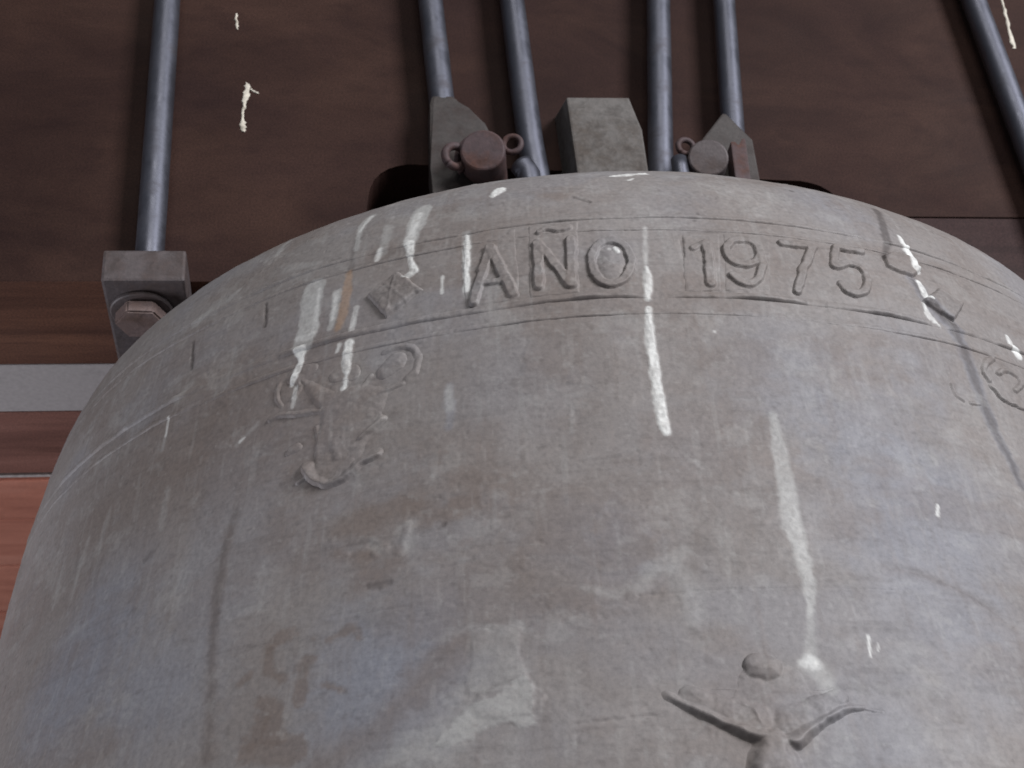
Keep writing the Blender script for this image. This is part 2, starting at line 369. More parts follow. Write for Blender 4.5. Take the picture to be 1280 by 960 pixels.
STAINS_GLINTS = [
 ('white',0.95,0.9,1.0,[(5.62,-7.8,1.38),(5.48,-27.9,2.13),(5.5,-52.5,2.28),(5.6,-77.4,2.59),(5.67,-82.9,2.21)]),
 ('white',0.8,0.9,1.0,[(5.94,20.5,1.22),(5.87,9.0,2.21),(5.71,-1.4,1.79)]),
 ('white',0.35,1,0.6,[(6.33,51.2,1.04),(5.93,23.4,1.22)]),
 ('pale',0.75,1.2,1.2,[(13.06,-73.1,1.87),(12.91,-91.6,3.31),(12.84,-114.0,4.14),(12.66,-135.7,4.22),(12.8,-150.2,3.81),(12.9,-162.4,2.73),(12.51,-179.4,1.34)]),
 ('white',0.14,1.6,1.5,[(12.9,-114.0,2.88),(12.8,-139.8,3.85),(12.91,-160.4,2.4),(12.44,-180.1,1.34)]),
 ('pale',0.6,1.5,1,[(12.54,-178.2,2.01),(12.27,-187.8,1.49),(11.93,-199.7,2.62)]),
 ('white',0.7,1.8,2.5,[(11.45,-202.3,1.47),(11.86,-200.5,1.63),(12.12,-202.6,1.63)]),
 ('pale',0.7,2,1.5,[(11.8,-202.7,4.24),(12.47,-208.1,3.57),(12.66,-214.1,2.58)]),
 ('pale',0.7,0.8,1,[(-16.45,99.3,2.7),(-17.03,89.8,2.23),(-16.83,67.0,1.52)]),
 ('white',0.5,0.6,1,[(-16.48,98.3,1.35),(-16.95,83.1,1.11)]),
 ('pale',0.5,1.5,1,[(-14.17,79.0,2.63),(-14.43,58.8,3.01)]),
 ('white',0.6,0.8,1,[(-14.68,61.4,1.94),(-14.8,52.6,1.28)]),
 ('pale',0.85,1.0,1.2,[(-11.39,90.0,5.73),(-11.83,76.8,5.43),(-12.16,61.5,3.86)]),
 ('white',0.45,1.0,1.5,[(-11.72,85.7,2.63),(-12.19,63.6,3.01)]),
 ('white',0.85,0.6,1,[(-12.14,60.2,3.0),(-11.92,46.7,1.27),(-11.5,37.7,2.3),(-12.11,34.1,1.46)]),
 ('white',0.85,0.6,1.2,[(-7.41,57.5,1.27),(-7.4,38.3,2.08),(-7.34,16.3,1.83)]),
 ('pale',0.5,1.2,1,[(-7.42,59.5,2.55),(-7.27,12.8,2.23)]),
 ('white',0.6,0.5,0.6,[(-9.22,29.3,1.03),(-9.22,17.0,1.02)]),
 ('pale',0.85,0.9,1.5,[(-20.1,43.5,6.87),(-19.94,20.4,6.31),(-20.15,3.1,5.8)]),
 ('white',0.35,1.0,2,[(-19.55,42.0,1.28),(-19.28,7.5,2.07),(-20.82,8.6,1.25)]),
 ('white',0.9,0.6,1.2,[(-20.37,-0.7,3.3),(-20.1,-7.8,2.05),(-20.47,-18.4,2.24),(-20.68,-22.0,1.22)]),
 ('white',0.6,0.6,1.2,[(-20.31,-24.4,1.01),(-20.46,-36.6,0.8)]),
 ('pale',0.8,0.8,1.2,[(-17.78,35.0,2.54),(-17.89,18.2,2.5),(-17.94,8.8,1.45)]),
 ('white',0.4,0.8,1,[(-17.9,34.1,1.27),(-17.91,15.4,1.25)]),
 ('orange',0.45,1.2,1.2,[(-17.07,48.0,1.71),(-16.97,31.8,3.16),(-17.09,14.6,2.49),(-17.38,7.5,1.65)]),
 ('dark',0.35,1.0,1,[(-17.04,75.9,1.32),(-17.02,49.1,1.71)]),
 ('white',0.55,0.7,1,[(-15.97,19.5,1.25),(-16.16,4.8,1.64)]),
 ('white',0.8,0.7,1.2,[(-16.24,-4.8,2.85),(-16.37,-16.0,2.62),(-16.2,-25.6,1.4),(-16.37,-33.3,1.78)]),
 ('white',0.6,0.7,1,[(-17.02,-4.2,1.43),(-17.17,-8.1,1.22)]),
 ('white',0.95,0.6,1.4,[(-5.44,91.1,1.97),(-4.95,97.2,3.75)]),
 ('white',0.9,0.5,1.2,[(4.56,105.5,1.11),(6.09,108.5,2.68),(7.64,110.9,2.02)]),
 ('white',0.7,0.5,1,[(5.93,99.0,1.1),(6.4,101.5,0.88)]),
 ('white',0.8,0.5,0.6,[(3.97,31.7,1.43),(3.78,34.8,1.23)]),  # glint on the O's dome, a highlight put into the colour
 ('white',0.5,0.6,0.6,[(3.4,33.8,1.03)]),  # smaller painted glint on the same dome
 ('white',0.95,0.6,1.2,[(28.82,70.5,1.33),(28.69,57.1,2.85),(28.56,40.5,2.59)]),
 ('white',0.9,0.6,1.2,[(28.25,31.1,2.14),(28.45,19.5,1.91),(28.73,17.7,0.85)]),
 ('white',0.8,0.6,1.2,[(27.82,14.7,0.84),(27.91,6.3,1.88),(28.48,0.1,1.46)]),
 ('white',0.9,0.6,1.0,[(36.07,10.0,1.08),(36.11,0.4,2.36),(36.5,-3.1,2.78)]),
 ('blue',0.5,1.5,1.2,[(-8.56,-44.5,1.93),(-8.49,-58.0,2.67),(-8.48,-69.7,1.13)]),
 ('pale',0.6,1.5,1,[(-8.56,-45.4,1.54),(-8.49,-58.0,2.29)]),
 ('white',0.6,0.5,0.6,[(-32.93,-10.3,0.86),(-32.94,-22.3,0.85)]),
 ('pale',0.4,1,0.8,[(-32.94,-22.3,1.07),(-33.1,-30.6,1.48)]),
 ('white',0.5,0.5,0.6,[(-24.82,-47.2,1.01),(-24.42,-45.7,0.81)]),
 ('pale',0.35,1.5,1.5,[(-25.08,-48.5,1.61),(-23.41,-39.8,1.41)]),
 ('white',0.7,0.4,0.5,[(15.66,-188.9,0.83),(15.48,-198.3,0.66)]),
 ('white',0.5,0.4,0.5,[(16.16,-192.5,0.5),(16.04,-195.9,0.5)]),
 ('white',0.7,0.4,0.5,[(23.19,-116.9,0.92),(22.93,-122.5,0.91)]),
 ('pale',0.3,1,0.8,[(-0.21,-67.3,0.94),(-0.42,-80.1,0.74)]),
 ('pale',0.3,1,0.8,[(-7.97,-117.5,0.54)]),
 ('white',0.5,0.4,0.5,[(10.05,-22.9,0.78)]),
 ('pale',0.5,1.2,1.8,[(-25.62,91.5,2.29),(-25.54,107.3,1.87)]),
 ('pale',0.45,1.2,2,[(-32.86,59.3,3.65),(-31.58,62.4,2.28)]),
 ('pale',0.4,1.2,2,[(-29.58,65.1,1.81),(-28.47,69.9,1.81)]),
 ('pale',0.3,1.5,2,[(-23.42,70.3,3.12),(-20.12,64.2,2.19)]),
 ('pale',0.3,2,2,[(-32.41,0.0,2.17),(-31.06,6.9,1.73)]),
 ('pale',0.3,2,2.5,[(-40.84,-61.7,1.93),(-41.32,-85.6,2.54),(-41.26,-100.9,1.67)]),
 ('pale',0.3,2,2.5,[(-38.56,-54.3,1.5),(-38.9,-77.7,1.89)]),
 ('pale',0.3,2,2.5,[(-34.69,-88.6,1.22),(-34.98,-101.8,1.61)]),
 ('pale',0.3,2,2.5,[(-31.47,-58.8,1.23),(-31.49,-82.6,1.81)]),
 ('pale',0.3,2,2.5,[(-44.48,-67.2,1.09),(-44.21,-97.0,1.49)]),
 ('dark',0.25,2,2,[(-41.79,-69.8,1.72),(-41.8,-89.1,2.11)]),
 ('dark',0.2,2,2,[(-37.9,-85.1,1.66),(-38.2,-98.4,1.44)]),
 ('dark',0.7,1.2,1.0,[(28.61,98.3,2.06),(27.69,78.0,2.68),(26.89,59.8,2.62),(25.72,44.1,1.72)]),
 ('blue',0.6,2,1.5,[(27.72,31.2,3.84),(28.66,13.5,4.64),(29.99,3.0,5.45),(30.23,-14.0,4.55),(30.32,-29.6,4.49),(30.38,-47.3,4.03),(30.6,-64.2,3.18),(30.95,-80.4,2.74),(31.1,-97.6,2.32)]),
 ('dark',0.6,1,0.8,[(28.2,14.9,1.47),(29.46,9.9,1.47),(30.28,5.4,1.68)]),
 ('dark',0.62,2,1.2,[(27.72,31.2,2.13),(28.66,13.5,2.53),(29.99,3.0,3.36),(30.23,-14.0,2.9),(30.32,-29.6,2.86),(30.38,-47.3,2.82),(30.6,-64.2,2.38),(30.95,-80.4,1.96),(31.1,-97.6,1.93)]),
 ('dark',0.36,2.6,1.5,[(-24.16,-90.2,1.36),(-24.69,-111.7,2.28),(-24.61,-133.6,1.67),(-24.13,-167.5,1.44),(-23.33,-199.7,1.04),(-23.12,-220.0,1.01)]),
 ('brown',0.4,3,1.5,[(-24.35,-98.9,2.69),(-24.62,-142.1,2.58),(-22.94,-218.5,2.71)]),
 ('dark',0.5,0.6,0.5,[(-24.71,45.8,1.09),(-24.24,31.1,1.29),(-24.37,27.3,1.07)]),
 ('dark',0.55,0.6,0.5,[(-32.38,41.3,1.12),(-31.57,19.8,1.54)]),
 ('dark',0.4,0.8,0.6,[(1.06,81.1,1.08),(2.29,75.6,1.5)]),
 ('brown',0.5,3,2,[(-1.26,83.6,3.46),(0.03,82.1,4.31)]),
 ('dark',0.5,0.5,0.4,[(10.72,63.3,1.06)]),
 ('dark',0.45,0.5,0.4,[(10.33,57.7,0.84)]),
 ('dark',0.45,0.5,0.4,[(10.74,48.5,0.84),(12.44,48.7,0.84)]),
 ('dark',0.5,0.5,0.5,[(20.33,99.4,1.57)]),
 ('dark',0.4,0.6,0.5,[(8.94,40.4,0.83),(8.83,29.3,0.82)]),
 ('brown',0.3,4,3,[(-15.67,58.6,3.44),(-10.58,56.2,3.4)]),
 ('dark',0.25,3,2,[(-14.97,58.2,3.01),(-10.9,55.5,2.55)]),
 ('dark',0.35,1.5,1.5,[(-32.54,-98.6,1.8),(-31.83,-95.7,1.6)]),
 ('brown',0.65,1.6,3,[(-19.83,-170.0,2.81),(-19.11,-167.2,3.52),(-17.91,-166.7,2.45)]),
 ('brown',0.65,1.6,3,[(-19.69,-171.8,2.46),(-19.58,-182.0,2.77),(-18.7,-187.9,2.4)]),
 ('brown',0.65,1.6,3,[(-17.02,-181.2,3.78),(-17.18,-190.1,3.41),(-17.34,-199.2,2.36)]),
 ('brown',0.65,1.6,3,[(-21.52,-185.6,1.74),(-21.09,-184.3,2.09)]),
 ('brown',0.65,1.6,3,[(-19.7,-197.0,3.07),(-18.69,-202.1,4.73),(-18.77,-211.8,6.69)]),
 ('brown',0.65,1.6,3,[(-17.56,-222.2,7.57),(-20.2,-218.8,5.01)]),
 ('brown',0.65,1.6,3,[(-15.78,-173.0,1.73),(-14.28,-168.8,2.42),(-13.79,-175.6,1.37)]),
 ('brown',0.65,1.6,3,[(-16.77,-170.7,2.08)]),
 ('brown',0.65,1.6,3,[(-15.78,-194.2,1.35),(-14.42,-198.9,1.34)]),
 ('brown',0.65,1.6,3,[(-20.01,-215.5,3.35),(-19.7,-205.1,4.4)]),
 ('brown',0.6,5,5,[(-15.49,-115.6,6.23),(-13.28,-114.7,8.02),(-11.16,-109.0,5.47)]),
 ('brown',0.6,5,5,[(-12.99,-144.8,7.06),(-14.26,-149.1,4.59),(-11.49,-138.5,5.31)]),
 ('brown',0.6,5,5,[(-10.6,-114.1,7.25),(-8.49,-116.9,5.4),(-6.44,-110.5,3.61)]),
 ('brown',0.6,5,5,[(-15.89,-127.9,2.9),(-14.16,-134.8,2.51)]),
 ('brown',0.6,5,5,[(-13.12,-132.1,2.51)]),
 ('brown',0.35,9,6,[(-6.44,-106.1,10.88),(-3.36,-104.8,7.23)]),
 ('brown',0.45,6,5,[(-15.45,-231.6,6.47),(-12.28,-219.6,5.52),(-9.63,-199.3,6.6),(-7.82,-186.3,6.67)]),
 ('dark',0.4,1,1,[(-9.09,-124.7,0.89),(-8.68,-122.6,1.07)]),
 ('dark',0.3,1.5,1.5,[(-14.81,-125.3,1.63),(-14.16,-125.4,1.45)]),
 ('dark',0.35,1.5,1.5,[(-13.36,-150.0,2.11),(-12.12,-149.2,1.75)]),
 ('pale',0.35,2,3,[(-11.61,-121.4,2.16),(-10.79,-118.2,1.81),(-11.1,-134.9,2.13)]),
 ('pale',0.3,1.5,2,[(-13.4,-125.7,2.52),(-12.91,-131.5,2.15)]),
 ('dark',0.35,0.5,0.6,[(-6.15,-209.0,0.81),(-5.62,-205.9,0.81),(-4.55,-203.9,0.65)]),
 ('dark',0.3,0.5,0.6,[(-8.83,-228.9,0.95),(-8.17,-228.8,0.64)]),
 ('pale',0.4,1,1.5,[(-5.72,-214.3,0.96),(-4.67,-217.9,0.8)]),
 ('pale',0.4,1,1.5,[(-4.92,-210.7,0.48),(-4.76,-218.6,0.48)]),
 ('pale',0.34,2.5,3.5,[(2.51,-166.3,2.36),(4.45,-154.3,3.42),(5.47,-149.7,3.44)]),
 ('pale',0.26,3,4,[(5.41,-158.6,4.43),(5.71,-168.2,5.73),(5.81,-177.9,4.33),(5.61,-184.3,2.31)]),
 ('dark',0.3,0.8,0.8,[(5.41,-185.0,0.99),(5.82,-187.4,0.82)]),
 ('pale',0.3,1.5,1.5,[(-0.42,-163.5,1.69),(1.47,-168.6,2.02),(2.25,-165.0,1.35)]),
 ('dark',0.3,0.5,0.5,[(2.11,-164.9,0.68),(2.04,-170.8,0.67)]),
 ('blue',0.7,25,8,[(2.34,-134.5,4.54)]),
 ('blue',0.7,25,8,[(1.01,-146.3,4.48)]),
 ('blue',0.35,25,8,[(-2.0,-131.8,5.27)]),
 ('blue',0.48999999999999994,25,8,[(-8.34,-166.6,18.76)]),
 ('blue',0.63,25,8,[(-12.68,-177.1,22.15)]),
 ('blue',0.7,25,8,[(-13.36,-206.0,26.45)]),
 ('blue',0.5599999999999999,25,8,[(-10.08,-202.4,19.74)]),
 ('blue',0.63,25,8,[(-35.0,-119.9,31.73)]),
 ('blue',0.75,25,8,[(-37.4,-158.0,34.93)]),
 ('blue',0.63,25,8,[(-27.94,-176.6,28.96)]),
 ('blue',0.252,25,8,[(-4.18,-48.8,28.64)]),
 ('blue',0.42,25,8,[(15.57,-48.0,30.82)]),
 ('blue',0.5319999999999999,25,8,[(19.89,-78.0,32.17)]),
 ('blue',0.42,25,8,[(24.92,-28.2,18.06)]),
 ('blue',0.5319999999999999,25,8,[(23.3,-124.8,36.52)]),
 ('blue',0.392,25,8,[(17.65,-125.0,28.75)]),
 ('blue',0.48999999999999994,25,8,[(22.6,-187.3,34.11)]),
 ('blue',0.35,25,8,[(14.6,-240.7,25.09)]),
 ('blue',0.35,25,8,[(22.01,90.8,15.59)]),
 ('blue',0.35,25,8,[(25.67,82.3,13.36)]),
 ('blue',0.16799999999999998,25,8,[(6.97,-92.2,25.58)]),
 ('blue',0.252,25,8,[(-3.0,-229.4,9.44)]),
 ('blue',0.21,25,8,[(8.8,68.3,12.78)]),
 ('brown',0.42,25,8,[(-24.73,-51.3,38.16)]),
 ('brown',0.42,25,8,[(-32.21,-61.7,34.96)]),
 ('brown',0.4,25,8,[(-38.6,-44.2,28.0)]),
 ('brown',0.3,25,8,[(-23.45,-9.1,31.08)]),
 ('brown',0.3,25,8,[(-29.33,-19.5,31.53)]),
 ('brown',0.2,25,8,[(-8.63,-28.6,23.48)]),
 ('brown',0.16,25,8,[(-1.08,-70.4,29.86)]),
 ('brown',0.25,25,8,[(-16.63,-68.4,30.78)]),
 ('brown',0.25,25,8,[(-4.51,-154.5,27.48)]),
 ('brown',0.15,25,8,[(0.79,-189.2,26.31)]),
 ('brown',0.14,25,8,[(7.32,-127.5,21.15)]),
 ('brown',0.12,25,8,[(-19.96,-125.2,25.79)]),
 ('brown',0.18,25,8,[(13.25,43.5,41.75)]),
 ('brown',0.2,25,8,[(-3.91,30.3,41.05)]),
 ('brown',0.22,25,8,[(-35.83,28.0,27.01)]),
 ('brown',0.22,25,8,[(-26.75,27.9,30.32)]),
 ('brown',0.2,25,8,[(8.21,-237.3,17.13)]),
 ('brown',0.25,25,8,[(-8.54,-99.2,21.98)]),
 ('brown',0.1,25,8,[(6.31,-35.6,23.11)]),
 ('dark',0.2,1.2,2.2,[(13.95,-189.8,0.83),(15.28,-185.6,0.84),(17.03,-184.6,0.84),(17.97,-186.1,0.84)]),
 ('dark',0.2,1.2,2.2,[(13.34,-212.6,0.81),(14.85,-213.0,0.81),(16.22,-209.8,0.82)]),
 ('dark',0.2,1.2,2.2,[(13.91,-206.0,0.82),(15.85,-204.1,0.82)]),
 ('dark',0.2,1.2,2.2,[(17.71,-152.5,0.87),(20.26,-155.4,0.88),(23.29,-163.8,0.88),(25.59,-177.9,0.87)]),
 ('brown',0.3,4,3,[(17.93,-153.6,1.74),(20.74,-156.7,2.1),(23.23,-165.0,2.1),(25.71,-179.0,1.74)]),
]
PATCHES = [
 ('pale',0.26,1.0,4.0,[(-6.89,-185.7,0.0),(-6.61,-180.7,0.0),(-5.87,-176.8,0.0),(-4.94,-178.8,0.0),(-4.25,-178.2,0.0),(-4.13,-185.9,0.0),(-4.29,-191.3,0.0),(-3.87,-200.1,0.0),(-3.71,-204.5,0.0),(-4.64,-206.0,0.0),(-5.44,-208.9,0.0),(-6.24,-211.1,0.0),(-6.87,-209.1,0.0),(-7.32,-207.3,0.0),(-7.15,-200.2,0.0),(-6.79,-194.7,0.0)]),
 ('pale',0.6,0.8,3.6,[(-5.89,-210.7,0.0),(-5.27,-209.0,0.0),(-4.64,-204.6,0.0),(-3.83,-203.0,0.0),(-3.58,-205.4,0.0),(-3.38,-211.2,0.0),(-3.5,-218.8,0.0),(-3.36,-224.4,0.0),(-4.26,-224.5,0.0),(-5.03,-221.8,0.0),(-5.9,-222.5,0.0),(-6.51,-224.8,0.0),(-6.94,-228.5,0.0),(-7.9,-228.3,0.0),(-9.05,-229.3,0.0),(-8.53,-223.7,0.0),(-7.75,-218.2,0.0),(-6.95,-214.7,0.0)]),
 ('pale',0.36,4,3,[(-8.87,-217.8,0.0),(-6.42,-213.0,0.0),(-6.85,-228.2,0.0),(-8.14,-238.9,0.0),(-12.15,-234.5,0.0),(-10.85,-226.3,0.0)]),
 ('dark',0.26,1.0,2.0,[(-14.73,24.8,0.0),(-12.84,36.2,0.0),(-11.12,22.7,0.0),(-13.46,10.2,0.0)]),
 ('dark',0.16,1.0,2.0,[(28.17,17.1,0.0),(29.99,27.5,0.0),(31.69,21.1,0.0),(30.36,9.5,0.0)]),
]
SCARS = [
 (-0.35,1.3,[(17.71,-152.5,1.22),(20.26,-155.4,1.23),(23.29,-163.8,1.23),(25.59,-177.9,1.22)]),
 (0.25,1.6,[(13.95,-189.8,1.49),(15.28,-185.6,1.51),(17.03,-184.6,1.51),(17.97,-186.1,1.52)]),
 (0.25,1.6,[(13.34,-212.6,1.45),(14.85,-213.0,1.46),(16.22,-209.8,1.47)]),
 (0.2,1.6,[(13.91,-206.0,1.3),(15.85,-204.1,1.31)]),
 (-0.5,0.6,[(13.72,-223.8,0.64),(15.41,-223.5,0.64)]),
 (-0.5,0.7,[(-1.19,-225.5,0.63),(2.97,-224.1,0.63)]),
 (-0.4,0.7,[(2.84,-169.2,0.67),(7.48,-167.7,0.67),(18.26,-165.6,0.69)]),
 (-0.5,0.6,[(9.77,2.9,0.8),(14.14,4.3,0.81)]),
 (-0.6,0.6,[(-7.32,2.9,0.8),(-6.08,2.2,0.8)]),
 (-0.5,0.6,[(-1.1,2.2,0.8),(0.39,2.1,0.8)]),
 (-0.5,0.6,[(8.97,41.6,0.83),(8.81,28.1,0.82)]),
 (-0.6,0.8,[(27.81,15.9,1.26),(30.31,6.0,1.26)]),
 (-0.5,0.5,[(-9.09,-124.7,0.71),(-8.68,-122.6,0.72)]),
 (0.2,1.4,[(2.41,-166.3,2.36),(5.42,-152.2,2.4)]),
 (0.2,1.4,[(5.29,-160.2,2.72),(5.61,-184.3,2.65)]),
 (0.45,1.0,[(-5.89,-213.5,6.44),(-3.78,-213.4,6.42)]),
 (-0.6,0.7,[(-24.67,44.5,0.87),(-24.21,27.4,0.86)]),
 (-0.6,0.7,[(-32.31,39.9,1.12),(-31.57,19.8,1.1)]),
 (-0.6,0.7,[(1.06,81.1,0.86),(2.29,75.6,0.86)]),
 (-0.4,0.8,[(-14.76,-129.7,1.44),(-13.93,-125.8,1.44),(-13.14,-129.5,1.44)]),
 (0.5,1.2,[(-13.12,-132.1,2.15),(-12.6,-130.3,2.15)]),
 (-0.5,1.0,[(-13.46,-150.3,1.41),(-12.02,-149.4,1.4)]),
 (0.4,1.2,[(-11.52,-134.3,1.78),(-11.09,-120.0,1.8)]),
]
# fillets
# ------------------------------------------------------------------ ceiling boards behind
ceiling = bpy.data.objects.new('ceiling', None)
ceiling['kind'] = 'structure'
FRAME_ROT = Matrix.Rotation(math.radians(11), 4, 'Z') @ Matrix.Rotation(math.radians(-2.5), 4, 'Y')
BASE = {}
def in_frame(o, base):
    """Stand an Empty at a base point given in the yoke's own frame (the yoke hangs a little askew to the bell)."""
    BASE[o.name] = Vector(base)
    o.location = FRAME_ROT @ Vector(base)
    o.rotation_euler = FRAME_ROT.to_euler()
    return o
def framed(name, base, label, cat, group=None):
    return in_frame(empty(name, (0, 0, 0), label, cat, group), base)
def part(name, bm, mat, parent, smooth=False, label=None):
    """Part drawn in the yoke's frame, hung under its thing."""
    bm.transform(Matrix.Translation(parent.location - BASE[parent.name]))
    return mesh_obj(name, bm, mat, parent, smooth, label)
link(ceiling)
in_frame(ceiling, (-0.4, 1.5, 0.8))
y = 0.60
for w in (.20, .205, .205, .145, .188, .208, .19, .20, .18, .21):
    bm = bmesh.new()
    add_box(bm, -2.6, 1.8, y, y + w - 0.007, 0.8 + random.uniform(-.003, .003), 0.83, 0.003)
    part('plank', bm, WOOD_ORANGE, ceiling)
    y += w

# ------------------------------------------------------------------ the wooden yoke
ZB, YF = .1899, -.160
yoke = framed('bell_yoke', (0, 0, ZB), 'massive dark wooden yoke of bolted timbers filling the top behind the bell', 'yoke')
def arch(x0, x1, ztop, r=.03, n=6):
    p = []
    for k in range(n + 1):
        a = math.pi - math.pi / 2 * k / n
        p.append((x0 + r + r * math.cos(a), ztop - r + r * math.sin(a)))
    for k in range(n + 1):
        a = math.pi / 2 - math.pi / 2 * k / n
        p.append((x1 - r + r * math.cos(a), ztop - .012 - r + r * math.sin(a)))
    return p
def notched(z1, zr=None):
    a = arch(-.1605, .200, .2985)
    zr = ZB if zr is None else zr
    return [(-1.0, ZB), (a[0][0] - .010, ZB)] + a + [(a[-1][0] + .004, zr), (1.0, zr), (1.0, z1), (-1.0, z1)]
bm = bmesh.new(); add_prism(bm, notched(.55, .2520), YF, -.0592, .0008)
lt = part('lower_timber', bm, WOOD, yoke)
lt.data.materials.append(WOOD_UNDER)                     # underside faces take a lighter, browner wood
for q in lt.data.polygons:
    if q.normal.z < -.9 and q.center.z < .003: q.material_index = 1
bm = bmesh.new(); add_box(bm, .206, 1.0, YF + .0010, -.0592, ZB, .2516, .0008)
part('packing_timber', bm, WOOD_GREY, yoke, label='greyish packing timber')
bm = bmesh.new(); add_box(bm, -1.0, 1.0, YF, -.0592, .5506, .71, .0015)
part('upper_timber', bm, WOOD, yoke)
bm = bmesh.new(); add_prism(bm, notched(.69), -.0584, .0067, .0015)
part('core_plate', bm, GREY_PAINT, yoke, label='pale grey plate between the timbers')
bm = bmesh.new(); add_prism(bm, notched(.71), .0075, .1040, .003)
part('rear_timber', bm, WOOD_RED, yoke, label='reddish rear timber')
bm = bmesh.new(); add_box(bm, -1.0, 1.0, .1046, .1084, ZB - .001, ZB + .03, .0006)  # strip added to carry the lit lower edge as pale colour
part('lit_edge_strip', bm, EDGE, yoke, label='thin pale strip added for the lit rear edge')

def splat(name, pts, parent):
    """Dried run of droppings on the yoke front: a lumpy strip with real thickness."""
    bm = bmesh.new()
    P = subdivide_path([(x, YF, z) for x, z, _ in pts], 6)
    Wd = []
    for (a, b) in zip(pts, pts[1:]):
        Wd += [a[2] + (b[2] - a[2]) * k / 6 for k in range(6)]
    Wd.append(pts[-1][2])
    rows = []
    for p, w in zip(P, Wd):
        w = w * random.uniform(.6, 1.3); off = random.uniform(-.0007, .0007)
        rows.append([bm.verts.new((p.x + off + w * math.cos(a), YF + .0004 - .0014 * math.sin(a) * random.uniform(.6, 1.2), p.z + random.uniform(-.0005, .0005)))
                     for a in [math.pi * q / 6 for q in range(7)]])
    for a, b in zip(rows, rows[1:]):
        for q in range(6): bm.faces.new((a[q], a[q + 1], b[q + 1], b[q]))
    part(name, bm, DROP, parent, True)
splat('dropping', [(-.2494, .378, .0008), (-.2486, .373, .0030), (-.2504, .363, .0020), (-.2514, .352, .0013), (-.2519, .344, .0009), (-.2514, .3340, .0026), (-.2504, .328, .0014)], yoke)
splat('dropping', [(-.2474, .372, .0017), (-.2405, .367, .0010)], yoke)
splat('dropping', [(-.2592, .4528, .0009), (-.2577, .440, .0013), (-.2573, .435, .0007)], yoke)
splat('dropping', [(.3952, .505, .0012), (.3925, .478, .0014), (.3892, .443, .0020), (.3884, .436, .0017)], yoke)

# ------------------------------------------------------------------ clamp rods at both sides
def clamp_rod(xb, label):
    zp = .1628
    o = framed('clamp_rod', (xb, -.176, zp), label, 'rod', 'clamp rods on the yoke')
    bm = bmesh.new()
    add_tube(bm, subdivide_path([(xb, -.176, zp + .002), (xb + .001, -.176, .78)], 24), .0098, 24, .012)
    part('shaft', bm, IRON, o, True)
    bm = bmesh.new(); add_box(bm, xb - .0270, xb + .0265, -.197, .150, zp, .1882, .0020)
    part('clamp_plate', bm, IRON_WORN, o)
    bm = bmesh.new(); add_disc_cyl(bm, (xb - .004, -.166, zp), (0, 0, -1), .0205, .0035, 36, .0008)
    smooth_by_angle(part('washer', bm, IRON_WORN, o, True), 28)
    bm = bmesh.new()
    hexa = [(xb - .004 + .0172 * math.cos(math.pi / 3 * k + .06), -.166 + .0172 * math.sin(math.pi / 3 * k + .06)) for k in range(6)]
    t = [bm.verts.new((x, yy, zp - .0034)) for x, yy in hexa]; b = [bm.verts.new((x, yy, zp - .0135)) for x, yy in hexa]
    fs = [bm.faces.new(t), bm.faces.new(b[::-1])] + [bm.faces.new((t[k], b[k], b[(k + 1) % 6], t[(k + 1) % 6])) for k in range(6)]
    bmesh.ops.bevel(bm, geom=list({e for q in fs for e in q.edges}), offset=.0012, segments=2, affect='EDGES')
    part('nut', bm, NUT, o)
    return o
clamp_rod(-.3105, 'thin dark iron rod ending in a clamp plate and nut left of the bell')
clamp_rod(.3560, 'thin dark iron rod running down the yoke at the far right')

# ------------------------------------------------------------------ hangers that carry the bell
HG = 'pinned hangers above the bell'
def lean(p0, p1, z):           # extend the line p0 -> p1 to height z
    t = (z - p0[2]) / (p1[2] - p0[2])
    return tuple(a + (b - a) * t for a, b in zip(p0, p1))
hl = framed('bell_hanger', (-.083, -.18, .20), 'pair of iron rods with rusty pin and wire loops, left of the grey lug', 'hanger', HG)
bm = bmesh.new()
a, b = (-.1038, -.178, .3387), (-.1066, -.178, .455)
add_tube(bm, subdivide_path([lean(a, b, .325), a, b, lean(a, b, .78)], 10), .0098, 22, .012)
part('rod', bm, IRON, hl, True)
bm = bmesh.new()
a, b = (-.0407, -.178, .3526), (-.0410, -.178, .4577)
add_tube(bm, subdivide_path([(-.0375, -.176, .205), (-.0380, -.177, .265), (-.0402, -.178, .305), a, b, lean(a, b, .78)], 8), .0098, 22, .012)
part('rod', bm, IRON, hl, True)
bm = bmesh.new()
add_prism(bm, [(-.1145, .333), (-.1125, .342), (-.0955, .342), (-.088, .328), (-.074, .316), (-.067, .294), (-.068, .205), (-.1165, .205), (-.1170, .270)], -.188, -.168, .003)
part('clevis', bm, IRON_DARK, hl)
ax = Vector((-.16, -.95, -.26)).normalized()
pc = Vector((-.0824, -.2145, .2645))
bm = bmesh.new(); add_disc_cyl(bm, pc, -ax, .0160, .052, 36, .0016)
smooth_by_angle(part('pin', bm, RUST, hl, True), 28)
bm = bmesh.new(); add_ring(bm, pc - ax * .014, ax, .0185, .0026, 3.4, 6.0)
part('retaining_wire', bm, RUST, hl, True)
bm = bmesh.new(); add_ring(bm, (-.1008, -.206, .2655), (.25, -.9, -.3), .0078, .0030)
part('cotter_loop', bm, RUST, hl, True)
bm = bmesh.new(); add_ring(bm, (-.0592, -.205, .2785), (-.25, -.95, -.2), .0064, .0022)
part('cotter_loop', bm, RUST, hl, True)
bm = bmesh.new(); add_tube(bm, subdivide_path([(-.0535, -.20, .264), (-.0490, -.20, .255), (-.0480, -.20, .225)], 4), .0085, 18)
part('bolt_end', bm, IRON, hl, True)

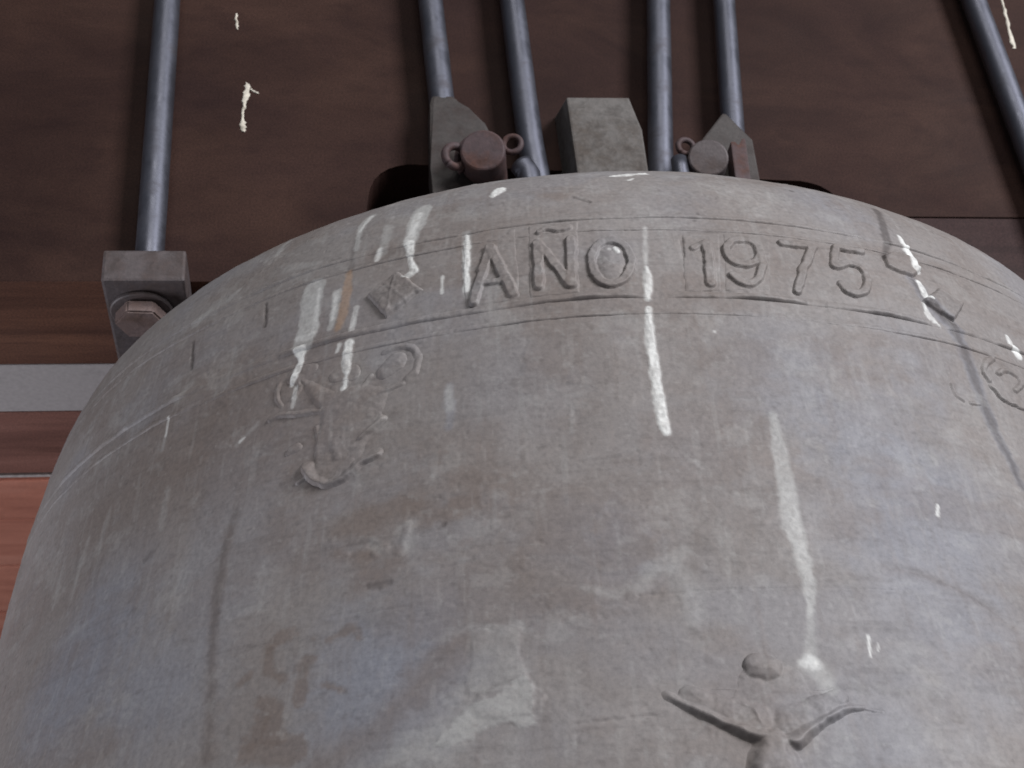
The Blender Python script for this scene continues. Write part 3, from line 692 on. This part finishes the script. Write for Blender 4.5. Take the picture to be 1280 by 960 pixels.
hr = framed('bell_hanger', (.09, -.18, .20), 'pair of iron rods with a pale grey pin, right of the grey lug', 'hanger', HG)
bm = bmesh.new()
a, b = (.0555, -.178, .2796), (.0799, -.178, .4627)
add_tube(bm, subdivide_path([lean(a, b, .22), a, b, lean(a, b, .78)], 8), .0095, 22, .012)
part('rod', bm, IRON, hr, True)
bm = bmesh.new()
a, b = (.1168, -.178, .3109), (.1355, -.178, .4649)
add_tube(bm, subdivide_path([lean(a, b, .285), a, b, lean(a, b, .78)], 8), .0088, 22, .012)
part('rod', bm, IRON, hr, True)
bm = bmesh.new()
add_prism(bm, [(.1080, .3275), (.1110, .3270), (.1270, .3010), (.1235, .205), (.080, .205), (.0865, .2990)], -.1895, -.172, .002)
part('clevis', bm, IRON_DARK, hr)
pc = Vector((.0815, -.211, .2635))
bm = bmesh.new(); add_disc_cyl(bm, pc, -ax, .0146, .05, 36, .0014)
smooth_by_angle(part('pin', bm, IRON_WORN, hr, True), 28)
bm = bmesh.new(); add_ring(bm, (.0680, -.206, .2775), (.1, -.95, -.2), .0058, .0022)
part('cotter_loop', bm, RUST, hr, True)
bm = bmesh.new(); add_prism(bm, [(.1035, .2855), (.1075, .2855), (.1085, .278), (.1130, .2890), (.1155, .2885), (.1110, .230), (.0995, .230)], -.204, -.1905, .001)
part('keeper', bm, RUST, hr)
bm = bmesh.new(); add_tube(bm, subdivide_path([(.0620, -.203, .268), (.0610, -.203, .232)], 4), .006, 16)
part('bolt_end', bm, IRON, hr, True)

# ------------------------------------------------------------------ the bell
bell = empty('church_bell', (0, 0, 0), 'weathered bronze bell with the raised date and droppings on its shoulder', 'bell')

PZ = np.array([-.360, -.180, -.080, 0., .068, .112, .144, .172])
PR = np.array([.44541, .42132, .40775, .400, .38691, .36468, .32898, .29654])
def spline(x, y, xx):
    n = len(x); h = np.diff(x); A = np.eye(n); b = np.zeros(n)
    for i in range(1, n - 1):
        A[i, i - 1] = h[i - 1]; A[i, i] = 2 * (h[i - 1] + h[i]); A[i, i + 1] = h[i]
        b[i] = 6 * ((y[i + 1] - y[i]) / h[i] - (y[i] - y[i - 1]) / h[i - 1])
    Mm = np.linalg.solve(A, b)
    k = np.clip(np.searchsorted(x, xx) - 1, 0, n - 2)
    a = (x[k + 1] - xx) / h[k]; c = 1 - a
    return a * y[k] + c * y[k + 1] + ((a ** 3 - a) * Mm[k] + (c ** 3 - c) * Mm[k + 1]) * h[k] ** 2 / 6
# the whole outline, from the crown centre over the shoulder to the lip and up inside
zf = np.arange(.168, -.2705, -.00075)
top = [(0.0, .184), (.06, .1839), (.12, .1835), (.18, .1825), (.23, .181), (.262, .1785), (.282, .1742)]
low = [(.4356, -.29), (.4400, -.32), (.4454, -.36), (.455, -.41), (.470, -.46), (.490, -.51), (.515, -.555), (.545, -.595), (.566, -.615), (.572, -.630), (.566, -.640), (.552, -.642),
       (.530, -.625), (.495, -.585), (.462, -.53), (.440, -.46), (.420, -.37), (.405, -.25), (.390, -.10), (.370, .03), (.330, .105), (.25, .150), (.12, .172), (0.0, .178)]
OR = np.concatenate([[q[0] for q in top], spline(PZ, PR, zf), [q[0] for q in low]])
OZ = np.concatenate([[q[1] for q in top], zf, [q[1] for q in low]])
LS = np.concatenate([[0], np.cumsum(np.hypot(np.diff(OR), np.diff(OZ)))])
LS = (LS[len(top) + int(np.argmin(abs(zf)))] - LS) * 1000.0     # mm above the band's lower fillet
zf_tab = zf[::-1]; ls_tab = LS[len(top):len(top) + len(zf)][::-1]
r_tab = OR[len(top):len(top) + len(zf)][::-1]
def z2s(z): return np.interp(z, zf_tab, ls_tab)
A0 = 400.0                                                        # mm per radian along the girth

def vnoise(x, y, seed):
    ix = np.floor(x).astype(np.int64); iy = np.floor(y).astype(np.int64)
    fx = x - ix; fy = y - iy
    fx = fx * fx * fx * (fx * (fx * 6 - 15) + 10); fy = fy * fy * fy * (fy * (fy * 6 - 15) + 10)
    def hsh(i, j):
        h = (i * 374761393 + j * 668265263 + seed * 974634599) & 0xffffffff
        h = ((h ^ (h >> 13)) * 1274126177) & 0xffffffff
        h = ((h ^ (h >> 16)) * 2246822519) & 0xffffffff
        return ((h ^ (h >> 15)) & 0xffffff) / float(0xffffff)
    a = hsh(ix, iy); b = hsh(ix + 1, iy); c = hsh(ix, iy + 1); d = hsh(ix + 1, iy + 1)
    return (a + (b - a) * fx) * (1 - fy) + (c + (d - c) * fx) * fy
def fbm(a, s, sx, sy, seed, octv=4, gain=.5):
    out = np.zeros_like(a); amp = 1.0; tot = 0
    for o in range(octv):
        out += amp * vnoise(a / sx + 17.3 * o, s / sy - 9.1 * o, seed + o); tot += amp
        amp *= gain; sx *= .5; sy *= .5
    return out / tot                                              # 0..1
def sstep(e0, e1, x):
    t = np.clip((x - e0) / (e1 - e0), 0, 1); return t * t * (3 - 2 * t)

def to_as(path, curve=False):
    P = np.array([(math.radians(t) * A0, float(z2s(z / 1000.0)), w) for t, z, w in path])
    if not curve or len(P) < 4: return P
    Q = np.concatenate([[2 * P[0] - P[1]], P, [2 * P[-1] - P[-2]]])   # rounded through the points
    out = []
    for p0, p1, p2, p3 in zip(Q[:-3], Q[1:-2], Q[2:-1], Q[3:]):
        for t in (0, .25, .5, .75):
            out.append(.5 * (2 * p1 + (p2 - p0) * t + (2 * p0 - 5 * p1 + 4 * p2 - p3) * t * t + (3 * p1 - p0 - 3 * p2 + p3) * t ** 3))
    return np.array(out + [P[-1]])
def d_path(a, s, P):
    """distance to a polyline minus its (varying) half width, mm"""
    if len(P) == 1: return np.hypot(a - P[0, 0], s - P[0, 1]) - P[0, 2]
    best = np.full(a.shape, 1e9)
    for p, q in zip(P[:-1], P[1:]):
        dx, dy = q[0] - p[0], q[1] - p[1]
        t = np.clip(((a - p[0]) * dx + (s - p[1]) * dy) / (dx * dx + dy * dy + 1e-9), 0, 1)
        best = np.minimum(best, np.hypot(a - p[0] - t * dx, s - p[1] - t * dy) - (p[2] + t * (q[2] - p[2])))
    return best
def d_poly(a, s, P):
    best = np.full(a.shape, 1e9); ins = np.zeros(a.shape, bool)
    for p, q in zip(P, np.roll(P, -1, 0)):
        dx, dy = q[0] - p[0], q[1] - p[1]
        t = np.clip(((a - p[0]) * dx + (s - p[1]) * dy) / (dx * dx + dy * dy + 1e-9), 0, 1)
        best = np.minimum(best, np.hypot(a - p[0] - t * dx, s - p[1] - t * dy))
        if dy != 0:
            c = ((p[1] > s) != (q[1] > s)) & (a < p[0] + (s - p[1]) * dx / dy)
            ins ^= c
    return np.where(ins, -best, best)
def window(a, s, P, m):
    w = P[:, 2].max() + m
    return (a > P[:, 0].min() - w) & (a < P[:, 0].max() + w) & (s > P[:, 1].min() - w) & (s < P[:, 1].max() + w)

SC = [(H, soft, to_as(p, True)) for H, soft, p in SCARS]
CRUST = [to_as(p) for c, o, e, w, p in STAINS_GLINTS if c == 'white' and o >= .8]
FLAKES = [to_as(p) for _, _, e, _, p in PATCHES if e < 2]
def base_relief(a, s):
    """uneven casting skin, tool lines, pits and scars, in mm (flat arrays)"""
    h = (fbm(a, s, 70, 55, 11, 3) - .5) * 1.5
    h += (fbm(a, s, 14, 9, 23, 3) - .5) * .34
    h += (fbm(a, s, 60, 2.6, 31, 2) - .5) * .16                  # fine horizontal strickle lines
    pits = fbm(a, s, 4.2, 3.4, 47, 2)
    h -= sstep(.78, .92, pits) * .22
    lump = fbm(a, s, 9, 7, 53, 2)
    h += sstep(.78, .94, lump) * .22
    flake = fbm(a, s, 46, 34, 61, 4, .6)
    h += (sstep(.52, .535, flake) + sstep(.60, .615, flake)) * .14
    for P in FLAKES:                                             # edges of the flaked crust
        m = window(a, s, P, 6)
        if m.any():
            d = d_poly(a[m], s[m], P) + (fbm(a[m], s[m], 7, 7, 231, 3, .6) - .5) * 3.5
            h[m] += .32 * sstep(.7, -.5, d)
    for P in CRUST:                                              # thickness of the dried droppings and the dome glint
        m = window(a, s, P, 4)
        if m.any():
            d = d_path(a[m], s[m], P) + (fbm(a[m], s[m], 3, 3, 83, 2) - .5) * 2.0
            h[m] += sstep(.3, -1.0, d) * (.22 + .35 * fbm(a[m], s[m], 2.6, 3.4, 89, 2))
    for H, soft, P in SC:
        m = window(a, s, P, 6)
        if m.any():
            aa, ss = a[m], s[m]
            d = d_path(aa, ss, P) + (vnoise(aa / 2.3, ss / 2.3, 71) - .5) * 1.2
            h[m] += H * sstep(soft, -soft, d)
    return h

CH = ('white', 'pale', 'orange', 'blue', 'brown', 'dark')
STN = [(c, o, e, w, to_as(p), False) for c, o, e, w, p in STAINS_GLINTS] + [(c, o, e, w, to_as(p), True) for c, o, e, w, p in PATCHES]
def stains(a, s):
    M_ = {c: np.zeros_like(a) for c in CH}
    n1 = fbm(a, s, 60, 40, 101, 5, .6); n2 = fbm(a, s, 5, 46, 131, 4, .6); n3 = fbm(a, s, 18, 15, 151, 5, .65)
    flake = fbm(a, s, 46, 34, 61, 4, .6)
    M_['brown'] = np.clip(sstep(.50, .68, n1) * .30 + sstep(.58, .78, n2) * .14 + sstep(.60, .64, flake) * .14, 0, 1)
    M_['blue'] = sstep(.50, .68, fbm(a, s, 80, 60, 171, 5, .55)) * .28
    M_['pale'] = sstep(.60, .74, n3) * .16 + sstep(.64, .80, fbm(a, s, 3.5, 30, 181, 3)) * .12 + sstep(.76, .86, fbm(a, s, 3.2, 3.2, 191, 2)) * .14
    M_['dark'] = sstep(.70, .84, fbm(a, s, 5.5, 4.0, 211, 3)) * .18 + sstep(.66, .80, fbm(a, s, 40, 3, 221, 3)) * .12
    wn1 = fbm(a, s, 7, 7, 231, 3, .6) - .5; wn2 = fbm(a, s, 1.6, 2.4, 241, 2) - .5
    wn3 = fbm(a, s, 40, 40, 251, 4, .6) - .5
    for ch, op, edge, warp, P, poly in STN:
        m = window(a, s, P, edge + warp * 1.5 + 2)
        if not m.any(): continue
        aa, ss = a[m], s[m]
        d = d_poly(aa, ss, P) if poly else d_path(aa, ss, P)
        d = d + warp * 2.2 * wn1[m] + min(warp, 1.5) * (.6 if ch == 'white' else 1.1) * wn2[m] + (18 * wn3[m] if edge > 15 else 0)
        k = sstep(edge, -edge, d) * op
        if ch in ('white', 'pale'):
            k = k * np.clip(.70 + 1.0 * wn2[m] + 1.3 * wn1[m] + .2, .72 if ch == 'pale' else .6, 1)
        M_[ch][m] = 1 - (1 - M_[ch][m]) * (1 - k)
    # where droppings lie, the metal's own tints are covered
    return {c: np.clip(v, 0, 1).astype(np.float32) for c, v in M_.items()}

def surf(theta, z):
    """points and normals of the smooth bell at theta (rad), z (m), both flat arrays"""
    r = np.interp(z, zf_tab, r_tab)
    dr = (np.interp(z + .002, zf_tab, r_tab) - np.interp(z - .002, zf_tab, r_tab)) / .004
    nl = np.sqrt(1 + dr * dr)
    P = np.stack([r * np.sin(theta), -r * np.cos(theta), z], -1)
    N = np.stack([np.sin(theta) / nl, -np.cos(theta) / nl, -dr / nl], -1)
    return P, N

def np_mesh(name, V, F, mat, parent, masks=None, label=None):
    me = bpy.data.meshes.new(name)
    me.vertices.add(len(V)); me.vertices.foreach_set('co', V.astype(np.float32).ravel())
    nq = len(F)
    me.loops.add(nq * 4); me.loops.foreach_set('vertex_index', F.astype(np.int32).ravel())
    me.polygons.add(nq)
    me.polygons.foreach_set('loop_start', np.arange(0, nq * 4, 4, dtype=np.int32))
    me.polygons.foreach_set('use_smooth', np.ones(nq, bool))
    me.update(calc_edges=True)
    if masks:
        for c, v in masks.items():
            at = me.attributes.new(c, 'FLOAT', 'POINT'); at.data.foreach_set('value', v)
    me.materials.append(mat)
    o = bpy.data.objects.new(name, me)
    if label: o['label'] = label
    return link(o, parent)

# --- body: fine mesh where the relief shows, coarse round the back
step = .75 / A0
tf = np.arange(math.radians(-80), math.radians(56), step)
tc = np.linspace(tf[-1], tf[0] + 2 * math.pi, 60)[1:-1]
TH = np.concatenate([tf, tc]); nT = len(TH); nZ = len(OR)
fadeT = np.concatenate([np.clip(np.minimum((tf - tf[0]), (tf[-1] - tf)) / .05, 0, 1), np.zeros(len(tc))])
i0, i1 = len(top), len(top) + len(zf)
fadeZ = np.zeros(nZ); fadeZ[i0:i1] = np.clip(np.minimum(np.arange(i1 - i0), np.arange(i1 - i0)[::-1]) / 12., 0, 1)
tt, zz_ = np.meshgrid(TH, np.arange(nZ))
Pn = np.stack([OR[zz_] * np.sin(tt), -OR[zz_] * np.cos(tt), OZ[zz_]], -1)
dR = np.gradient(OR); dZ = np.gradient(OZ); ln = np.hypot(dR, dZ)
nr, nz = -dZ / ln, dR / ln
NN = np.stack([nr[zz_] * np.sin(tt), -nr[zz_] * np.cos(tt), nz[zz_]], -1)
aa = (tt * A0).ravel(); ss = LS[zz_].ravel()
hh = base_relief(aa, ss).reshape(nZ, nT) * fadeT[None] * fadeZ[:, None]
V = (Pn + NN * (hh * .001)[..., None]).reshape(-1, 3)
idx = np.arange(nZ * nT).reshape(nZ, nT)
nx = np.roll(idx, -1, 1)
F = np.stack([idx[:-1], idx[1:], nx[1:], nx[:-1]], -1).reshape(-1, 4)
body = np_mesh('body', V, F, BRONZE, bell, stains(aa, ss))

# --- the fillets that bound the lettering
def fillet(zmm, half, H, seed):
    t = np.concatenate([tf, tc, [tf[0] + 2 * math.pi]])
    prof = np.array([(-1.15, -.35), (-.96, .12), (-.70, .80), (-.3, 1.0), (.35, .74), (1, .10), (1.25, -.35)])
    T, K_ = np.meshgrid(t, np.arange(len(prof)))
    a = (T * A0).ravel()
    wob = (fbm(a, np.full_like(a, zmm), 60, 10, seed, 3) - .5) * 1.3
    z = (zmm + wob + prof[K_.ravel(), 0] * half) / 1000.0
    s = z2s(z)
    P, N = surf(T.ravel(), z)
    ft = np.concatenate([fadeT, [fadeT[0]]])[None].repeat(len(prof), 0).ravel()
    wear = np.clip(-.35 + 2.2 * fbm(a, s, 34, 34, seed + 5, 4, .6), .12, 1.25) * np.clip((np.degrees(a / A0) + 64) / 24, .15, 1)
    nib = (fbm(a, s, 2.4, 2.0, seed + 9, 2) - .5) * .35
    h = base_relief(a, s) * ft + prof[K_.ravel(), 1] * H * wear + nib * (prof[K_.ravel(), 1] > 0)
    Vv = P + N * (h * .001)[:, None]
    n, m = len(prof), len(t)
    ix = np.arange(n * m).reshape(n, m)
    Ff = np.stack([ix[:-1, :-1], ix[:-1, 1:], ix[1:, 1:], ix[1:, :-1]], -1).reshape(-1, 4)
    np_mesh('moulding_ring', Vv, Ff, BRONZE, bell, stains(a, s))
fillet(60.5, 1.7, .95, 301)
fillet(50.5, 1.3, .75, 311)
fillet(1.4, 2.3, 1.75, 321)
fillet(-10.2, 1.6, .85, 331)

# --- cast letters, figures and ornaments: each a skin standing proud of the body
def relief(name, label, prims):
    prims = [(k, H, so, to_as(p, k in 'su')) for k, H, so, p in prims]
    allp = np.concatenate([p for _, _, _, p in prims]); mg = allp[:, 2].max() + 4
    g = .55
    a1 = np.arange(allp[:, 0].min() - mg, allp[:, 0].max() + mg, g)
    s1 = np.arange(allp[:, 1].min() - mg, min(allp[:, 1].max() + mg, ls_tab[-1] - 5), g)
    s1 = s1[s1 > ls_tab[0] + 3]
    Ag, Sg = np.meshgrid(a1, s1); a = Ag.ravel(); s = Sg.ravel()
    wa = a + (fbm(a, s, 5, 5, 401, 3) - .5) * 1.5; ws = s + (fbm(a, s, 5, 5, 411, 3) - .5) * 1.5
    h = np.zeros_like(a)
    for k, H, so, P in prims:
        if k == 'p':
            hk = H * sstep(so * .5, -so, d_poly(wa, ws, P))
        elif k == 's':
            hk = H * sstep(so * .45, -so, d_path(wa, ws, P))
        elif k == 'u':                          # cast with a gentle upper side and a steep lower edge
            R_ = P[:, 2].mean() * 1.15
            hk = H * sstep(so * .4, -so, d_path(wa, ws, P)) * sstep(R_ * .9, -R_ * .8, d_path(wa, ws + R_, P))
        else:                                   # rounded body ('b') or dome ('d')
            d = d_path(wa, ws, P); R_ = P[:, 2].mean()
            u = np.clip(-d / R_, 0, 1)
            hk = H * np.sqrt(1 - (1 - u) ** 2) if k == 'b' else H * .9 * (1 - (1 - u) ** 2)
        # soft union
        h = np.where((h > 0) & (hk > 0), np.maximum(h, hk) + .12 * np.minimum(h, hk), np.maximum(h, hk))
    rough = (fbm(a, s, 3.2, 3.0, 421, 3) - .5) * .55 + (fbm(a, s, 11, 9, 431, 2) - .5) * .7
    h = np.where(h > 0, np.maximum(h + rough * np.clip(h, 0, 1.2), 0), 0)
    z = np.interp(s, ls_tab, zf_tab); th = a / A0
    P, N = surf(th, z)
    disp = base_relief(a, s) + h - .20
    Vv = P + N * (disp * .001)[:, None]
    n, m = Ag.shape
    ix = np.arange(n * m).reshape(n, m)
    keep = np.maximum.reduce([h.reshape(n, m)[:-1, :-1], h.reshape(n, m)[1:, :-1], h.reshape(n, m)[:-1, 1:], h.reshape(n, m)[1:, 1:]]) > .02
    Ff = np.stack([ix[:-1, :-1], ix[:-1, 1:], ix[1:, 1:], ix[1:, :-1]], -1)[keep].reshape(-1, 4)
    used = np.unique(Ff); mp = np.full(n * m, -1, np.int64); mp[used] = np.arange(len(used))
    np_mesh(name, Vv[used], mp[Ff], BRONZE, bell, stains(a[used], s[used]), label)
for nm, lb, pr in RELIEFS:
    relief(nm, lb, pr)

# --- the lug (canon) on the crown and its heel under the yoke
bm = bmesh.new()
front = [(-.0132, .185), (-.0136, .3303), (.0340, .3312), (.0398, .2987), (.0374, .185)]
back = [(-.0150, .185), (-.0150, .352), (.0350, .352), (.0410, .318), (.0400, .185)]
add_prism(bm, front, -.2003, -.153, .0016, back)
bm.transform(FRAME_ROT)
canon = mesh_obj('canon', bm, LUG, bell)
bm = bmesh.new(); add_box(bm, -.055, .060, -.135, .135, .17, .296, .006)
bm.transform(FRAME_ROT)
mesh_obj('crown_block', bm, BRONZE_PLAIN, bell)
